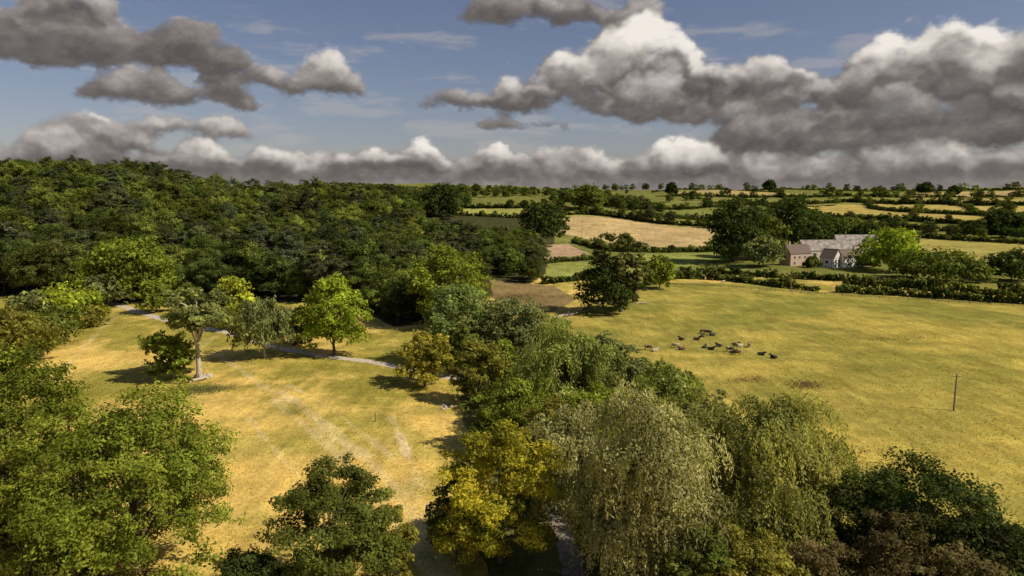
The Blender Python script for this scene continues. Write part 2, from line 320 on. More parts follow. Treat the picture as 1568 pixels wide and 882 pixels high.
T_=[
 ('ash_tree',215,905,608,295,S(OK_,cb=.04,ncl=170,crs=.085)),
 ('ash_tree',25,790,528,180,S(OK_,cb=.05)),
 ('ash_tree',510,945,712,190,S(MID,cb=.04,ncl=60,crs=.11)),
 ('hawthorn_shrub',592,915,775,85,S(OL,cb=.02,ncl=25)),
 ('elder_shrub',15,910,685,150,S(OL,cb=.03)),
 ('bare_twig_shrub',70,850,720,90,S(dict(col=(.16,.10,.06),col2=(.28,.19,.12)),cb=.02,ncl=30)),
 ('shrub',130,960,830,160,S(BRN,cb=.03)),('shrub',380,975,850,120,S(DK,cb=.03)),
 ('field_maple_tree',765,862,652,185,S(YL,cb=.02,ncl=75,crs=.12)),
 ('hazel_shrub',700,850,735,90,S(MID,cb=.02)),
 ('willow_tree',862,790,624,125,S(SIL,style='willow',cb=.03)),
 ('weeping_willow_tree',985,905,588,235,S(SIL,style='willow',cb=.03,ncl=75)),
 ('weeping_willow_tree',1150,880,600,240,S(dict(col=(.19,.20,.06),col2=(.42,.39,.12)),style='willow',cb=.03,ncl=75)),
 ('crack_willow_tree',870,665,494,165,S(dict(col=(.21,.25,.06),col2=(.46,.48,.15)),style='willow',cb=.03,ncl=60)),
 ('oak_tree',1405,930,705,190,S(DK,cb=.03)),
 ('alder_shrub',1300,905,745,150,S(dict(col=(.08,.085,.03),col2=(.15,.145,.05)),cb=.03)),
 ('alder_shrub',1490,960,795,160,S(dict(col=(.07,.075,.028),col2=(.13,.125,.045)),cb=.03)),
 ('alder_shrub',1385,990,800,150,S(BRN,cb=.03)),('hawthorn_shrub',1140,970,815,150,S(OL,cb=.03)),
 ('hawthorn_shrub',1250,980,835,130,S(BRN,cb=.03)),('hazel_shrub',1060,960,800,110,S(MID,cb=.03)),('hawthorn_shrub',1560,960,850,120,S(OL,cb=.03)),
 ('oak_tree',700,555,434,110,S(dict(col=(.17,.22,.065),col2=(.31,.37,.12)),cb=.03)),
 ('ash_tree',790,560,452,105,S(GRY,cb=.03)),
 ('oak_tree',692,500,377,118,S(OK_,cb=.05)),
 ('field_maple_tree',650,592,508,82,S(dict(col=(.24,.22,.035),col2=(.48,.40,.06)),cb=.03)),
 ('oak_tree',512,545,422,98,S(BR,cb=.03)),
 ('silver_birch_tree',406,548,450,80,S(GRY,style='willow',cb=.12,bark=BARKP)),
 ('field_maple_tree',360,505,424,56,S(dict(col=(.28,.32,.04),col2=(.50,.49,.06)),cb=.05)),
 ('hawthorn_tree',462,528,472,54,S(DK,cb=.03)),
 ('ivy_shrub',262,584,506,74,S(OK_,cb=.02)),
 ('hawthorn_tree',240,478,428,54,S(OK_,cb=.03)),
 ('oak_tree',202,462,365,116,S(OK_,cb=.04)),
 ('sallow_tree',162,470,420,54,S(GRY,cb=.03)),
 ('oak_tree',108,498,440,84,S(BR,cb=.03)),('hawthorn_tree',62,502,442,64,S(GRY,cb=.03)),
 ('oak_tree',88,445,378,68,S(OL,cb=.04)),('hawthorn_tree',20,560,478,95,S(OL,cb=.03)),('hawthorn_shrub',75,530,480,85,S(MID,cb=.03)),
 ('hawthorn_shrub',130,500,470,60,S(OL,cb=.03)),
 ('ash_tree',950,478,345,80,S(dict(col=(.13,.14,.045),col2=(.27,.26,.08)),cb=.2,ncl=44,crs=.105,open_=True)),
 ('holly_tree',925,480,402,82,S(DK,cb=.02)),('holly_tree',955,474,420,50,S(DK,cb=.02)),('hawthorn_tree',1010,442,393,48,S(OK_,cb=.03)),
 ('hazel_tree',735,620,520,80,S(OL,cb=.02)),('hazel_tree',785,690,585,115,S(OK_,cb=.02)),('hazel_tree',745,700,640,64,S(MID,cb=.02)),
 ('hazel_tree',712,575,500,55,S(MID,cb=.02)),('hazel_tree',755,545,470,60,S(OK_,cb=.02)),
 ('willow_tree',1022,660,553,105,S(dict(col=(.18,.22,.05),col2=(.38,.40,.11)),style='willow',cb=.02)),
 ('sallow_tree',955,640,528,85,S(GRY,cb=.02)),('sallow_tree',925,590,510,65,S(GRY,cb=.02)),
 ('hazel_shrub',905,720,590,115,S(OK_,cb=.02)),('hazel_shrub',835,720,610,95,S(OL,cb=.02)),('hazel_shrub',1040,740,620,95,S(GRY,cb=.02)),
 ('hazel_shrub',810,770,690,75,S(MID,cb=.02)),('hazel_shrub',1095,750,605,95,S(GRY,cb=.02)),
 ('hazel_shrub',835,555,485,66,S(OK_,cb=.02)),('hazel_shrub',770,590,520,70,S(OK_,cb=.02)),('hazel_shrub',820,620,545,80,S(OK_,cb=.02)),
 ('hazel_shrub',1215,860,720,90,S(OL,cb=.02)),('hazel_shrub',925,860,730,90,S(MID,cb=.02)),('hazel_shrub',860,590,520,70,S(GRY,cb=.02)),
 # farm trees
 ('oak_tree',1122,402,308,84,S(DK,cb=.03)),('oak_tree',1155,395,312,62,S(DK,cb=.03)),('oak_tree',1212,386,304,82,S(DK,cb=.03)),('oak_tree',1255,378,330,58,S(DK,cb=.03)),('oak_tree',1180,398,332,44,S(MID,cb=.03)),
 ('field_maple_tree',1118,400,358,48,S(BR,cb=.05)),('ash_tree',1168,408,362,52,S(GRY,cb=.03)),('oak_tree',1290,374,335,50,S(MID,cb=.03)),('oak_tree',1330,378,345,45,S(DK,cb=.03)),
 ('ash_tree',1362,416,353,80,S(BR,cb=.03)),('oak_tree',1432,430,384,84,S(MID,cb=.03)),('hawthorn_tree',1396,425,390,52,S(OK_,cb=.03)),
 ('oak_tree',1548,430,386,60,S(DK,cb=.03)),('oak_tree',1475,432,400,54,S(MID,cb=.03)),('oak_tree',1535,365,322,46,S(DK,cb=.03)),
 ('oak_tree',900,322,285,58,S(MID,cb=.03)),('oak_tree',830,378,308,64,S(DK,cb=.03)),('oak_tree',675,332,282,62,S(DK,cb=.03)),
 ('oak_tree',1178,293,277,15,S(DK,cb=.1)),('oak_tree',1417,297,281,17,S(DK,cb=.1)),('oak_tree',1028,300,280,15,S(DK,cb=.1)),('oak_tree',1460,298,286,13,S(DK,cb=.1)),
 ('hawthorn_tree',1243,410,394,20,S(MID,cb=.05)),('hawthorn_tree',1330,410,388,26,S(OL,cb=.05)),
]
for k,u,vb,vt,w,kw in T_: place(k,u,vb,vt,w,**kw)
place('veteran_ash_tree',305,580,440,100,cb=.50,ncl=42,crs=.115,nleaf=14000,bark=BARKP,tr=.60,lean=(1.2,0),open_=True,**dict(col=(.15,.17,.05),col2=(.30,.31,.10)))
# ------------------------------------------------------------------ shared meshes for masses of trees
VAR=[]
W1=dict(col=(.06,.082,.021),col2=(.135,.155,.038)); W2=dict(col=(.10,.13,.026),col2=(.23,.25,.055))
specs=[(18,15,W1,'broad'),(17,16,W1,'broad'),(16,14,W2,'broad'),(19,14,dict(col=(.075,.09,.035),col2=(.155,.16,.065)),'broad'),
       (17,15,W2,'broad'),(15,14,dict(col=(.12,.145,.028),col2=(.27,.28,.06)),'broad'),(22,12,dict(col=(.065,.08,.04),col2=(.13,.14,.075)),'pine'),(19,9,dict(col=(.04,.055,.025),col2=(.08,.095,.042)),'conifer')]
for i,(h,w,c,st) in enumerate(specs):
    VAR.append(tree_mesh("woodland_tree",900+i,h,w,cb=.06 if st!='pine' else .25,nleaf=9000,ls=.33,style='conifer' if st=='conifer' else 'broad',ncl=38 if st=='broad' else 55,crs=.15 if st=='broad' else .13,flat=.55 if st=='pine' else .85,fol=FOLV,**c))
HV=[]
def hedge_mesh(seed,L,w,h,c,n=3000,ls=.22):
    rg=np.random.default_rng(seed); m=int(L*6); P=np.stack([(rg.random(m)-.5)*L,rg.normal(size=m)*w*.28,h*(.15+.75*rg.random(m))],1)
    li=rg.integers(0,m,n); ld=unit(rg.normal(size=(n,3)))*rg.random((n,1))**.5; c0=P[li]+ld*np.array([.7,.7,.6])*h*.3
    c0[:,2]=np.maximum(c0[:,2],.02); nn=unit(ld+np.array([0,0,.6])+rg.normal(size=(n,3))*.5)
    a=np.array(c['col']);b=np.array(c['col2']); t=rg.random((n,1)); cc=(a*(1-t)+b*t)*(.6+.7*rg.random((m,1)))[li]
    V,Q=leaves(rg,c0,nn,ls); return mesh_from("hedge",V,Q,None,np.repeat(cc,4,0),[FOLV])
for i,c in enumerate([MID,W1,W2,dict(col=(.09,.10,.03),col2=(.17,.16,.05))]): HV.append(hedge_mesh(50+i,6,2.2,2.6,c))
def empty(name):
    e=bpy.data.objects.new(name,None); COL.objects.link(e); return e
rg=np.random.default_rng(11)
wood=empty("woodland"); nW=0
st=11.0
def infield(x,y): return any(inpoly(np.array([x]),np.array([y]),p)[0] for p,_ in FIELDS)
for gx in np.arange(-700,120,st):
    for gy in np.arange(180,760,st):
        x=gx+rg.uniform(-.45,.45)*st; y=gy+rg.uniform(-.45,.45)*st; D=math.hypot(x,y); 
        if D>600 and rg.random()<.35: continue
        U=784+F*x/y
        if U<-130 or U>832: continue
        Df=CAMZ/math.tan(PITCH+math.atan((float(v_front(U))-441)/F))
        if D<Df or D>780: continue
        if U>640 and D>520: continue
        if infield(x,y): continue
        nz_=float(vnoise(np.array([x]),np.array([y]),45,21)[0])
        if D<420: p=np.array([.24,.22,.09,.18,.08,.05,.09,.05])  # front favours dark kinds: cloud shade put into the leaf colour
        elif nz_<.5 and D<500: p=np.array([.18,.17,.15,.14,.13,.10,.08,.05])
        else: p=np.array([.07,.07,.22,.12,.24,.23,.03,.02])  # crest favours lighter kinds: sunlit tone put into the leaf colour
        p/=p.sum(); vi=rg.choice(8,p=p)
        if 370<U<500 and 300<D<400 and rg.random()<.35: vi=6
        s=rg.uniform(.6,1.2)*(.8+.4*nz_)*(.85 if U>700 else 1)*(rg.choice([1,1,1.15]) if D>500 else 1); a=rg.uniform(.9,1.25)
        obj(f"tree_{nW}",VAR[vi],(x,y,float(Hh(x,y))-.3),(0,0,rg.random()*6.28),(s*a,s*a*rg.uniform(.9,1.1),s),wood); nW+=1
belt=empty("distant_woodland"); nb=0
for _ in range(1700):
    U=rg.uniform(430,1000); D=rg.uniform(640,1350); a=math.atan((U-784)/F); x=D*math.sin(a); y=D*math.cos(a)
    if U>700 and D<760: continue
    if vnoise(np.array([x]),np.array([y]),120,7)[0]<(.40 if U<720 else .52): continue
    if infield(x,y): continue
    s=rg.uniform(.5,.9); obj(f"tree_{nb}",VAR[rg.integers(0,6)],(x,y,float(Hh(x,y))-.3),(0,0,rg.random()*6.28),(s*1.1,s*1.1,s),belt); nb+=1
copse=empty("hedgerow_oaks"); nb=0
for _ in range(260):
    U=rg.uniform(940,1640); D=rg.uniform(560,1500); a=math.atan((U-784)/F); x=D*math.sin(a); y=D*math.cos(a)
    if infield(x,y) and rg.random()<.96: continue
    s=rg.uniform(.45,.85); obj(f"tree_{nb}",VAR[rg.integers(0,6)],(x,y,float(Hh(x,y))-.3),(0,0,rg.random()*6.28),(s*1.15,s*1.15,s),copse); nb+=1
def hedgerow(uv,h=1.0,trees=.06,ts=.6,step=4.5,w=1.0):
    e=empty("hedgerow"); p=smooth(PL(uv),6); seg=np.hypot(*np.diff(p,axis=0).T); L=np.concatenate([[0],np.cumsum(seg)])
    n=int(L[-1]/step)+1
    for i,s in enumerate(np.linspace(0,L[-1],n)):
        x=np.interp(s,L,p[:,0]);y=np.interp(s,L,p[:,1]); j=min(np.searchsorted(L,s),len(p)-1); j=max(j,1); d=p[j]-p[j-1]; a=math.atan2(d[1],d[0])
        x+=rg.normal()*.5; y+=rg.normal()*.5
        k=h*rg.uniform(.65,1.45); obj(f"bush_{i}",HV[rg.integers(0,4)],(x,y,float(Hh(x,y))-.1),(0,0,a+rg.uniform(-.25,.25)),(1,w*rg.uniform(.8,1.5),k),e)
        if rg.random()<trees:
            q=ts*rg.uniform(.6,1.1); obj(f"standard_{i}",VAR[rg.integers(0,6)],(x,y,float(Hh(x,y))-.3),(0,0,rg.random()*6.28),(q,q,q),e)
HL=[([(990,436),(1030,428),(1080,428),(1130,432),(1190,440),(1240,445)],1.3,.1,.3,4,1.6),
 ([(1290,448),(1400,454),(1500,461),(1600,468)],1.4,.08,.3,4,1.5),
 ([(1300,438),(1400,444),(1500,450),(1600,455)],1.5,.15,.4,4,1.7),
 ([(1050,420),(1110,420),(1200,426),(1290,430)],1.2,.08,.25,4,1.6),
 ([(833,404),(880,400),(920,397)],1,.05,.4,4,1),
 ([(880,372),(940,385),(1000,387),(1100,384)],1.3,.15,.5,4,1.6),
 ([(858,330),(920,330),(1000,341),(1095,348)],1.3,.35,.65,4,1.6),
 ([(950,320),(1100,317),(1165,314)],1.4,.3,.6,4,1.6),([(960,333),(1090,338)],1.4,.3,.5,4,1.5),
 ([(1160,312),(1240,327),(1330,336),(1568,346),(1640,352)],1.6,.18,.5,4,1.9),
 ([(1330,312),(1350,322),(1568,332),(1640,336)],1.5,.18,.5,4,1.8),([(1300,309),(1420,312),(1640,316)],1.6,.25,.6,4,1.9),
 ([(1030,301),(1200,302),(1640,300)],1.6,.3,.6,5,2),([(1080,311),(1300,309)],1.6,.25,.6,5,1.8),([(1000,295),(1300,293),(1640,290)],1.3,.06,.5,6,1.5),
 ([(1230,330),(1330,348),(1450,354),(1568,362),(1640,366)],1.6,.3,.5,4,1.8),([(1385,362),(1568,374),(1640,378)],1.2,.12,.4,4,1.3),
 ([(1240,352),(1330,362),(1400,372)],1.4,.5,.6,5,2),([(700,330),(860,334)],1.4,.2,.5,4,1.6),([(690,318),(850,320),(945,328)],1.4,.3,.6,4,1.6),
 ([(840,434),(880,430),(905,425)],1.2,.1,.3,4,1.5),([(1400,394),(1568,418)],1.0,.1,.3,4,1.3),([(1400,330),(1380,345),(1370,352)],1.2,.2,.5,4,1.5),
 ([(1180,293),(1200,302),(1215,312)],1.4,.3,.5,5,1.8),([(1470,291),(1450,303),(1480,318),(1500,330)],1.4,.25,.5,5,1.6),
 ([(20,540),(60,515),(100,500),(140,492)],1.3,.05,.3,4,1.6)]
for a in HL: hedgerow(*a)
# ------------------------------------------------------------------ mesh box helper
import bmesh
def boxes(name,lst,mats,parent=None,loc=(0,0,0),rot=(0,0,0),bevel=0):
    bm=bmesh.new()
    for (c,s,mi,*r) in lst:
        m=Matrix.Translation(c)@(r[0] if r else Matrix.Identity(4))@Matrix.Diagonal((s[0],s[1],s[2],1))
        g=bmesh.ops.create_cube(bm,size=1,matrix=m)
        for f in set(f for v in g['verts'] for f in v.link_faces): f.material_index=mi
    me=bpy.data.meshes.new(name); bm.to_mesh(me); bm.free()
    for m in mats: me.materials.append(m)
    return obj(name,me,loc,rot,(1,1,1),parent)
WOOD=simple("weathered_wood",(.22,.17,.12),.9,.3,4,.3); GLASS=simple("window_glass",(.03,.035,.04),.15,.1,2,0); WHITE=simple("white_render",(.82,.79,.74),.8,.06,1,.1)
TIMB=simple("black_timber",(.03,.025,.02),.8,.2,4,.2); TILE=simple("clay_roof_tile",(.15,.115,.10),.9,.3,2,.5); TILE2=simple("patched_sheet_roof",(.27,.24,.225),.8,.6,.35,.3)
BRICK=simple("pinkish_brick",(.52,.39,.31),.9,.15,3,.2); CREAM=simple("cream_render",(.62,.55,.46),.9,.1,2,.1)
def building(name,u,v,L,W,eave,ridge,rot,wall,roof,wins=(),gwins=(),chim=(),door=None,timber=False):
    x,y=G(u,v); z=float(Hh(x,y)); e=empty(name); e.location=(x,y,z-.1); e.rotation_euler=(0,0,R(rot))
    bm=bmesh.new(); l=L/2;w=W/2
    vs=[bm.verts.new(p) for p in [(-l,-w,-.5),(l,-w,-.5),(l,w,-.5),(-l,w,-.5),(-l,-w,eave),(l,-w,eave),(l,w,eave),(-l,w,eave),(-l,0,ridge),(l,0,ridge)]]
    for f in [(0,1,5,4),(2,3,7,6),(1,2,6,9,5),(3,0,4,8,7),(4,5,9,8),(6,7,8,9)]: bm.faces.new([vs[i] for i in f])
    me=bpy.data.meshes.new("walls"); bm.to_mesh(me); bm.free(); me.materials.append(wall); obj("walls",me,parent=e)
    a=math.atan2(ridge-eave,w); sl=math.hypot(w,ridge-eave)+.45
    for sgn in (-1,1):
        c=(0,sgn*(w+.2)/2,(ridge+eave)/2-.1+.22); boxes("roof_slope",[((0,0,0),(L+.7,sl,.14),0)],[roof],e,c,(-sgn*a,0,0))
    boxes("ridge_tiles",[((0,0,ridge+.24),(L+.7,.35,.2),0)],[roof],e)
    wl=[]
    for (px,pz,ww,hh) in wins: wl+= [((px,-w-.02,pz),(ww+.2,.08,hh+.2),0),((px,-w-.05,pz),(ww,.08,hh),1),((px,-w-.08,pz),(.07,.06,hh),0)]
    for (py,pz,ww,hh) in gwins:
        for s in (-1,1): wl+=[((s*(l+.02),py,pz),(.08,ww+.2,hh+.2),0),((s*(l+.05),py,pz),(.08,ww,hh),1)]
    if wl: boxes("windows",wl,[WHITE if wall is not WHITE else TIMB,GLASS],e)
    if door: boxes("door",[((door,-w-.04,1.05),(1.2,.1,2.1),0)],[TIMB],e)
    for cx in chim: boxes("chimney",[((cx,0,ridge+.7),(.9,.9,2.0),0),((cx,0,ridge+1.75),(1.1,1.1,.16),0),((cx,0,ridge+2.0),(.3,.3,.4),0)],[BRICK],e)
    if timber:
        b=[]
        for px in np.arange(-l+.4,l,1.6): b.append(((px,-w-.012,eave/2),(.14,.05,eave),0))
        for pz in (eave*.5,eave-.1): b.append(((0,-w-.02,pz),(L,.05,.14),0))
        for s in (-1,1):
            for py in np.arange(-w+.3,w,1.5):
                hh=eave+(ridge-eave)*(1-abs(py)/w)-.1; b.append(((s*(l+.012),py,hh/2),(.05,.14,hh),0))
            for pz in (eave*.5,eave): b.append(((s*(l+.02),0,pz),(.05,W-.1,.14),0))
        boxes("timber_frame",b,[TIMB],e)
    return e
building("brick_house",1217,406,15,8.5,7,11.8,22,BRICK,TILE,[(-4.5,5.0,1.3,1.3),(-1,5.0,1.3,1.3),(3,5.0,1.3,1.3),(-4.5,1.8,1.3,1.5),(3,1.8,1.3,1.5)],[(0,5,1.2,1.3)],(-5,),0)
building("long_barn",1268,397,38,11,6,12,6,CREAM,TILE2,[(-12,3.5,2,2),(-5,3.5,2,2),(4,3.5,2,2)],(),(),9)
building("long_barn",1308,391,28,10,7,13,6,CREAM,TILE2)
building("timber_framed_house",1271,409,8,8.5,5.4,10,-52,WHITE,TILE,[(0,3.2,1.2,1.2)],[(-1.8,3.6,1,1.2),(1.8,3.6,1,1.2),(-1.8,1.4,1,1.2),(1.8,1.4,1,1.2)],(),None,True)
building("timber_framed_house",1298,408,16,8,5.4,9.6,24,WHITE,TILE,[(-5,3.9,1.2,1.1),(-1.5,3.9,1.2,1.1),(2,3.9,1.2,1.1),(5.3,3.9,1.2,1.1),(-4,1.6,1.2,1.1),(3,1.6,1.2,1.1)],[(0,3.4,1,1)],(4,),0,True)
building("white_cottage",30,278,12,7,4.5,8,30,WHITE,TILE,[(-3,3,1.2,1.2),(2,3,1.2,1.2)],(),(3,))
def pole(u,vb,vt,arm=True):
    x,y=G(u,vb); D=math.hypot(x,y); d=ray(u,vt); h=CAMZ+d[2]/math.hypot(d[0],d[1])*D-float(Hh(x,y))
    V,Q=tube([(0,0,-.5),(0,0,h*.5),(0,0,h)],[.17,.14,.11],10); mi=np.zeros(len(Q)); 
    e=empty("telegraph_pole"); e.location=(x,y,float(Hh(x,y))); obj("pole_shaft",mesh_from("pole_shaft",V,Q,mi,None,[WOOD]),parent=e)
    if arm: boxes("crossarm",[((0,-.16,h-.4),(1.5,.1,.12),0),((-.65,-.16,h-.27),(.07,.07,.16),1),((.65,-.16,h-.27),(.07,.07,.16),1),((0,-.02,h+.1),(.07,.07,.2),1)],[WOOD,WHITE],e)
pole(1460,629,572); pole(891,362,334); pole(1211,446,410); pole(651,506,484,False); pole(1183,405,374)
def posts(name,uvs,h=1.2,rails=True,step=3.0):
    p=smooth(PL(uvs),6) if len(uvs)>2 else np.array(PL(uvs)); seg=np.hypot(*np.diff(p,axis=0).T); L=np.concatenate([[0],np.cumsum(seg)]); n=max(2,int(L[-1]/step)); prev=None; l=[]
    for s in np.linspace(0,L[-1],n):
        x=float(np.interp(s,L,p[:,0]));y=float(np.interp(s,L,p[:,1]));z=float(Hh(x,y)); l.append(((x,y,z+h/2-.1),(.12,.12,h+.2),0))
        if prev and rails:
            a=Vector(prev);b=Vector((x,y,z)); d=b-a; m=d.to_track_quat('X','Z').to_matrix().to_4x4()
            for k in (.5,.85): l.append((tuple((a+b)/2+Vector((0,0,h*k))+Vector((.07,.07,0))),(d.length-.1,.05,.1),0,m))
        prev=(x,y,z)
    boxes(name,l,[WOOD])
posts("wooden_fence",[(850,492),(900,476),(960,455),(1005,440)]); posts("wooden_fence",[(1000,437),(1100,440),(1200,448),(1290,453)])
posts("wooden_fence",[(1290,454),(1400,461),(1568,471)])
for a in [(575,646),(1247,712),(1180,445)]:
    x,y=G(*a); z=float(Hh(x,y)); boxes("fence_post",[((0,0,.7),(.16,.16,1.6),0),((0,0,1.53),(.2,.2,.06),0)],[WOOD],None,(x,y,z))
STONE=simple("pale_stone",(.45,.40,.33),.9,.25,2,.4)
def rocks(name,u,v,n,spread,size,mat):
    x,y=G(u,v); bm=bmesh.new(); r=np.random.default_rng(int(u))
    for _ in range(n):
        a=r.normal(size=2)*spread; s=size*r.uniform(.5,1.2); m=Matrix.Translation((a[0],a[1],float(Hh(x+a[0],y+a[1]))+s*.25))@Matrix.Rotation(r.random()*6,4,'Z')@Matrix.Diagonal((s*1.5,s,s*.8,1))
        g=bmesh.ops.create_icosphere(bm,subdivisions=2,radius=.6,matrix=m)
        for q in g['verts']: q.co+=Vector(r.normal(size=3)*s*.06)
    me=bpy.data.meshes.new(name); bm.to_mesh(me); bm.free(); me.materials.append(mat); obj(name,me,(x,y,0))
rocks("stone_pile",312,579,12,.9,.9,STONE); rocks("stone_pile",682,625,8,.8,.6,STONE); rocks("stone_pile",865,487,6,2,.6,STONE)
def log(u,v,L,r,ang):
    x,y=G(u,v); V,Q=tube([(-L/2,0,.2),(-L*.2,.2,.35),(L*.2,.1,.5),(L/2,.4,.9)],[r,r*.9,r*.7,r*.3],8); V2,Q2=tube([(0,0,.4),(.5,.8,1.1),(.6,1.3,1.6)],[r*.6,r*.4,r*.15],6)
    obj("fallen_log",mesh_from("fallen_log",np.vstack([V,V2]),np.vstack([Q,Q2+len(V)]),None,None,[BARKP]),(x,y,float(Hh(x,y))),(0,0,ang))
log(870,484,7,.35,.3); log(985,466,5,.3,-.2); log(305,584,4,.4,.5)
def patch(name,u,v,n,sx,sy,c):
    x,y=G(u,v); r=np.random.default_rng(int(v)); px=r.normal(size=n)*sx; py=r.normal(size=n)*sy; z=Hh(x+px,y+py)+r.random(n)*.4
    V,Q=leaves(r,np.stack([px,py,z],1),unit(r.normal(size=(n,3))),.15); cc=np.array(c)*(.5+r.random((n,1))); obj(name,mesh_from(name,V,Q,None,np.repeat(cc,4,0),[FOL]),(x,y,0))
patch("nettle_patch",308,598,3000,3.4,1.6,(.22,.21,.08)); patch("thistle_patch",1232,590,1000,2.0,1.8,(.20,.15,.08)); patch("thistle_patch",1150,582,400,2,1.5,(.28,.19,.11))
patch("thistle_patch",1365,520,400,9,1.6,(.15,.14,.05)); patch("thistle_patch",1315,690,160,3,1.5,(.22,.17,.08)); patch("bramble_patch",790,455,2500,6,5,(.20,.14,.08))
# ------------------------------------------------------------------ cows
def cow_mesh(lying):
    P=[];E=[];RD=[]
    def a(p,r,par=None):
        P.append(p);RD.append(r)
        if par is not None:E.append((par,len(P)-1))
        return len(P)-1
    zb=1.05 if not lying else .48
    b=a((-.55,0,zb),(.34,.38)); m=a((0,0,zb-.06),(.38,.42),b); s=a((.5,0,zb),(.32,.36),m); n=a((.8,0,zb+(.05 if not lying else .28)),(.2,.24),s)
    if lying: h=a((1.05,0,zb+.5),(.15,.15),n); a((1.38,0,zb+.38),(.09,.09),h)
    else: h=a((1.15,0,zb-.45),(.15,.15),n); a((1.32,0,zb-.8),(.09,.09),h)
    for q in (-1,1): a((P[h][0]-.05,q*.24,P[h][2]+.08),(.05,.03),h)
    r=a((-.82,0,zb+.1),(.16,.2),b); t=a((-.98,0,zb-.1),(.04,.04),r); a((-1.0,0,zb-.55 if not lying else .12),(.05,.05),t)
    for q in (-1,1):
        if not lying:
            k=a((.55,q*.2,.62),(.13,.11),s); k2=a((.57,q*.2,.36),(.07,.07),k); a((.55,q*.2,.04),(.07,.06),k2)
            k=a((-.55,q*.22,.72),(.17,.13),b); k2=a((-.74,q*.22,.42),(.08,.07),k); a((-.68,q*.22,.04),(.07,.06),k2)
        else:
            k=a((.65,q*.3,.2),(.13,.11),s); a((.95,q*.25,.1),(.08,.07),k); k=a((-.4,q*.42,.22),(.18,.14),b); a((0,q*.55,.1),(.08,.07),k)
    me=bpy.data.meshes.new("cow"); me.from_pydata(P,E,[]); o=obj("cow_tmp",me); md=o.modifiers.new("s",'SKIN')
    for i,v in enumerate(me.skin_vertices[0].data): v.radius=RD[i]
    me.skin_vertices[0].data[0].use_root=True
    su=o.modifiers.new("u",'SUBSURF'); su.levels=1; su.render_levels=1
    dg=bpy.context.evaluated_depsgraph_get(); dg.update(); r=bpy.data.meshes.new_from_object(o.evaluated_get(dg)); bpy.data.objects.remove(o)
    r.materials.clear(); r.materials.append(None); r.polygons.foreach_set('use_smooth',[True]*len(r.polygons)); return r
def coat(name,a,b,th):
    m,nt=newmat(name); N=nt.nodes;L=nt.links;o=N.new('ShaderNodeOutputMaterial');p=N.new('ShaderNodeBsdfPrincipled');p.inputs['Roughness'].default_value=.7
    tc=N.new('ShaderNodeTexCoord');n=N.new('ShaderNodeTexNoise');n.inputs['Scale'].default_value=1.6;r=N.new('ShaderNodeValToRGB');r.color_ramp.elements[0].position=th;r.color_ramp.elements[1].position=th+.03
    r.color_ramp.elements[0].color=a+(1,);r.color_ramp.elements[1].color=b+(1,);L.new(tc.outputs['Object'],n.inputs[0]);L.new(n.outputs[0],r.inputs[0]);L.new(r.outputs[0],p.inputs[0]);L.new(p.outputs[0],o.inputs[0]);return m
CM=[cow_mesh(False),cow_mesh(True)]
CT=[coat("black_coat",(.015,.013,.012),(.02,.018,.016),.5),coat("brown_coat",(.08,.028,.014),(.10,.035,.02),.5),coat("brown_white_coat",(.09,.035,.02),(.55,.5,.43),.58),coat("black_white_coat",(.015,.013,.012),(.6,.57,.5),.56),coat("cream_coat",(.42,.34,.25),(.5,.42,.3),.5)]
for i,(u,v,ly,ct) in enumerate([(1076,511,0,1),(1085,512,0,3),(1091,514,1,0),(1075,516,1,0),(1066,521,1,1),(1044,521,1,1),(992,536,0,2),(1002,538,1,4),(1035,533,0,4),(1044,536,1,1),(1079,533,1,0),(1088,536,1,0),(1101,531,1,3),(1117,539,0,3),(1122,541,1,0),(1128,544,0,1),(1133,531,1,4),(1147,532,0,2),(1165,544,1,0),(1185,549,1,0),(1126,529,1,1),(1107,434,0,4)]):
    x,y=G(u,v); o=obj("cow",CM[ly],(x,y,float(Hh(x,y))),(0,0,[.2,2.9,3.4,1.0,-.5,2.4,6.0][i%7]),(1,1,1)); o.material_slots[0].link='OBJECT'; o.material_slots[0].material=CT[ct]
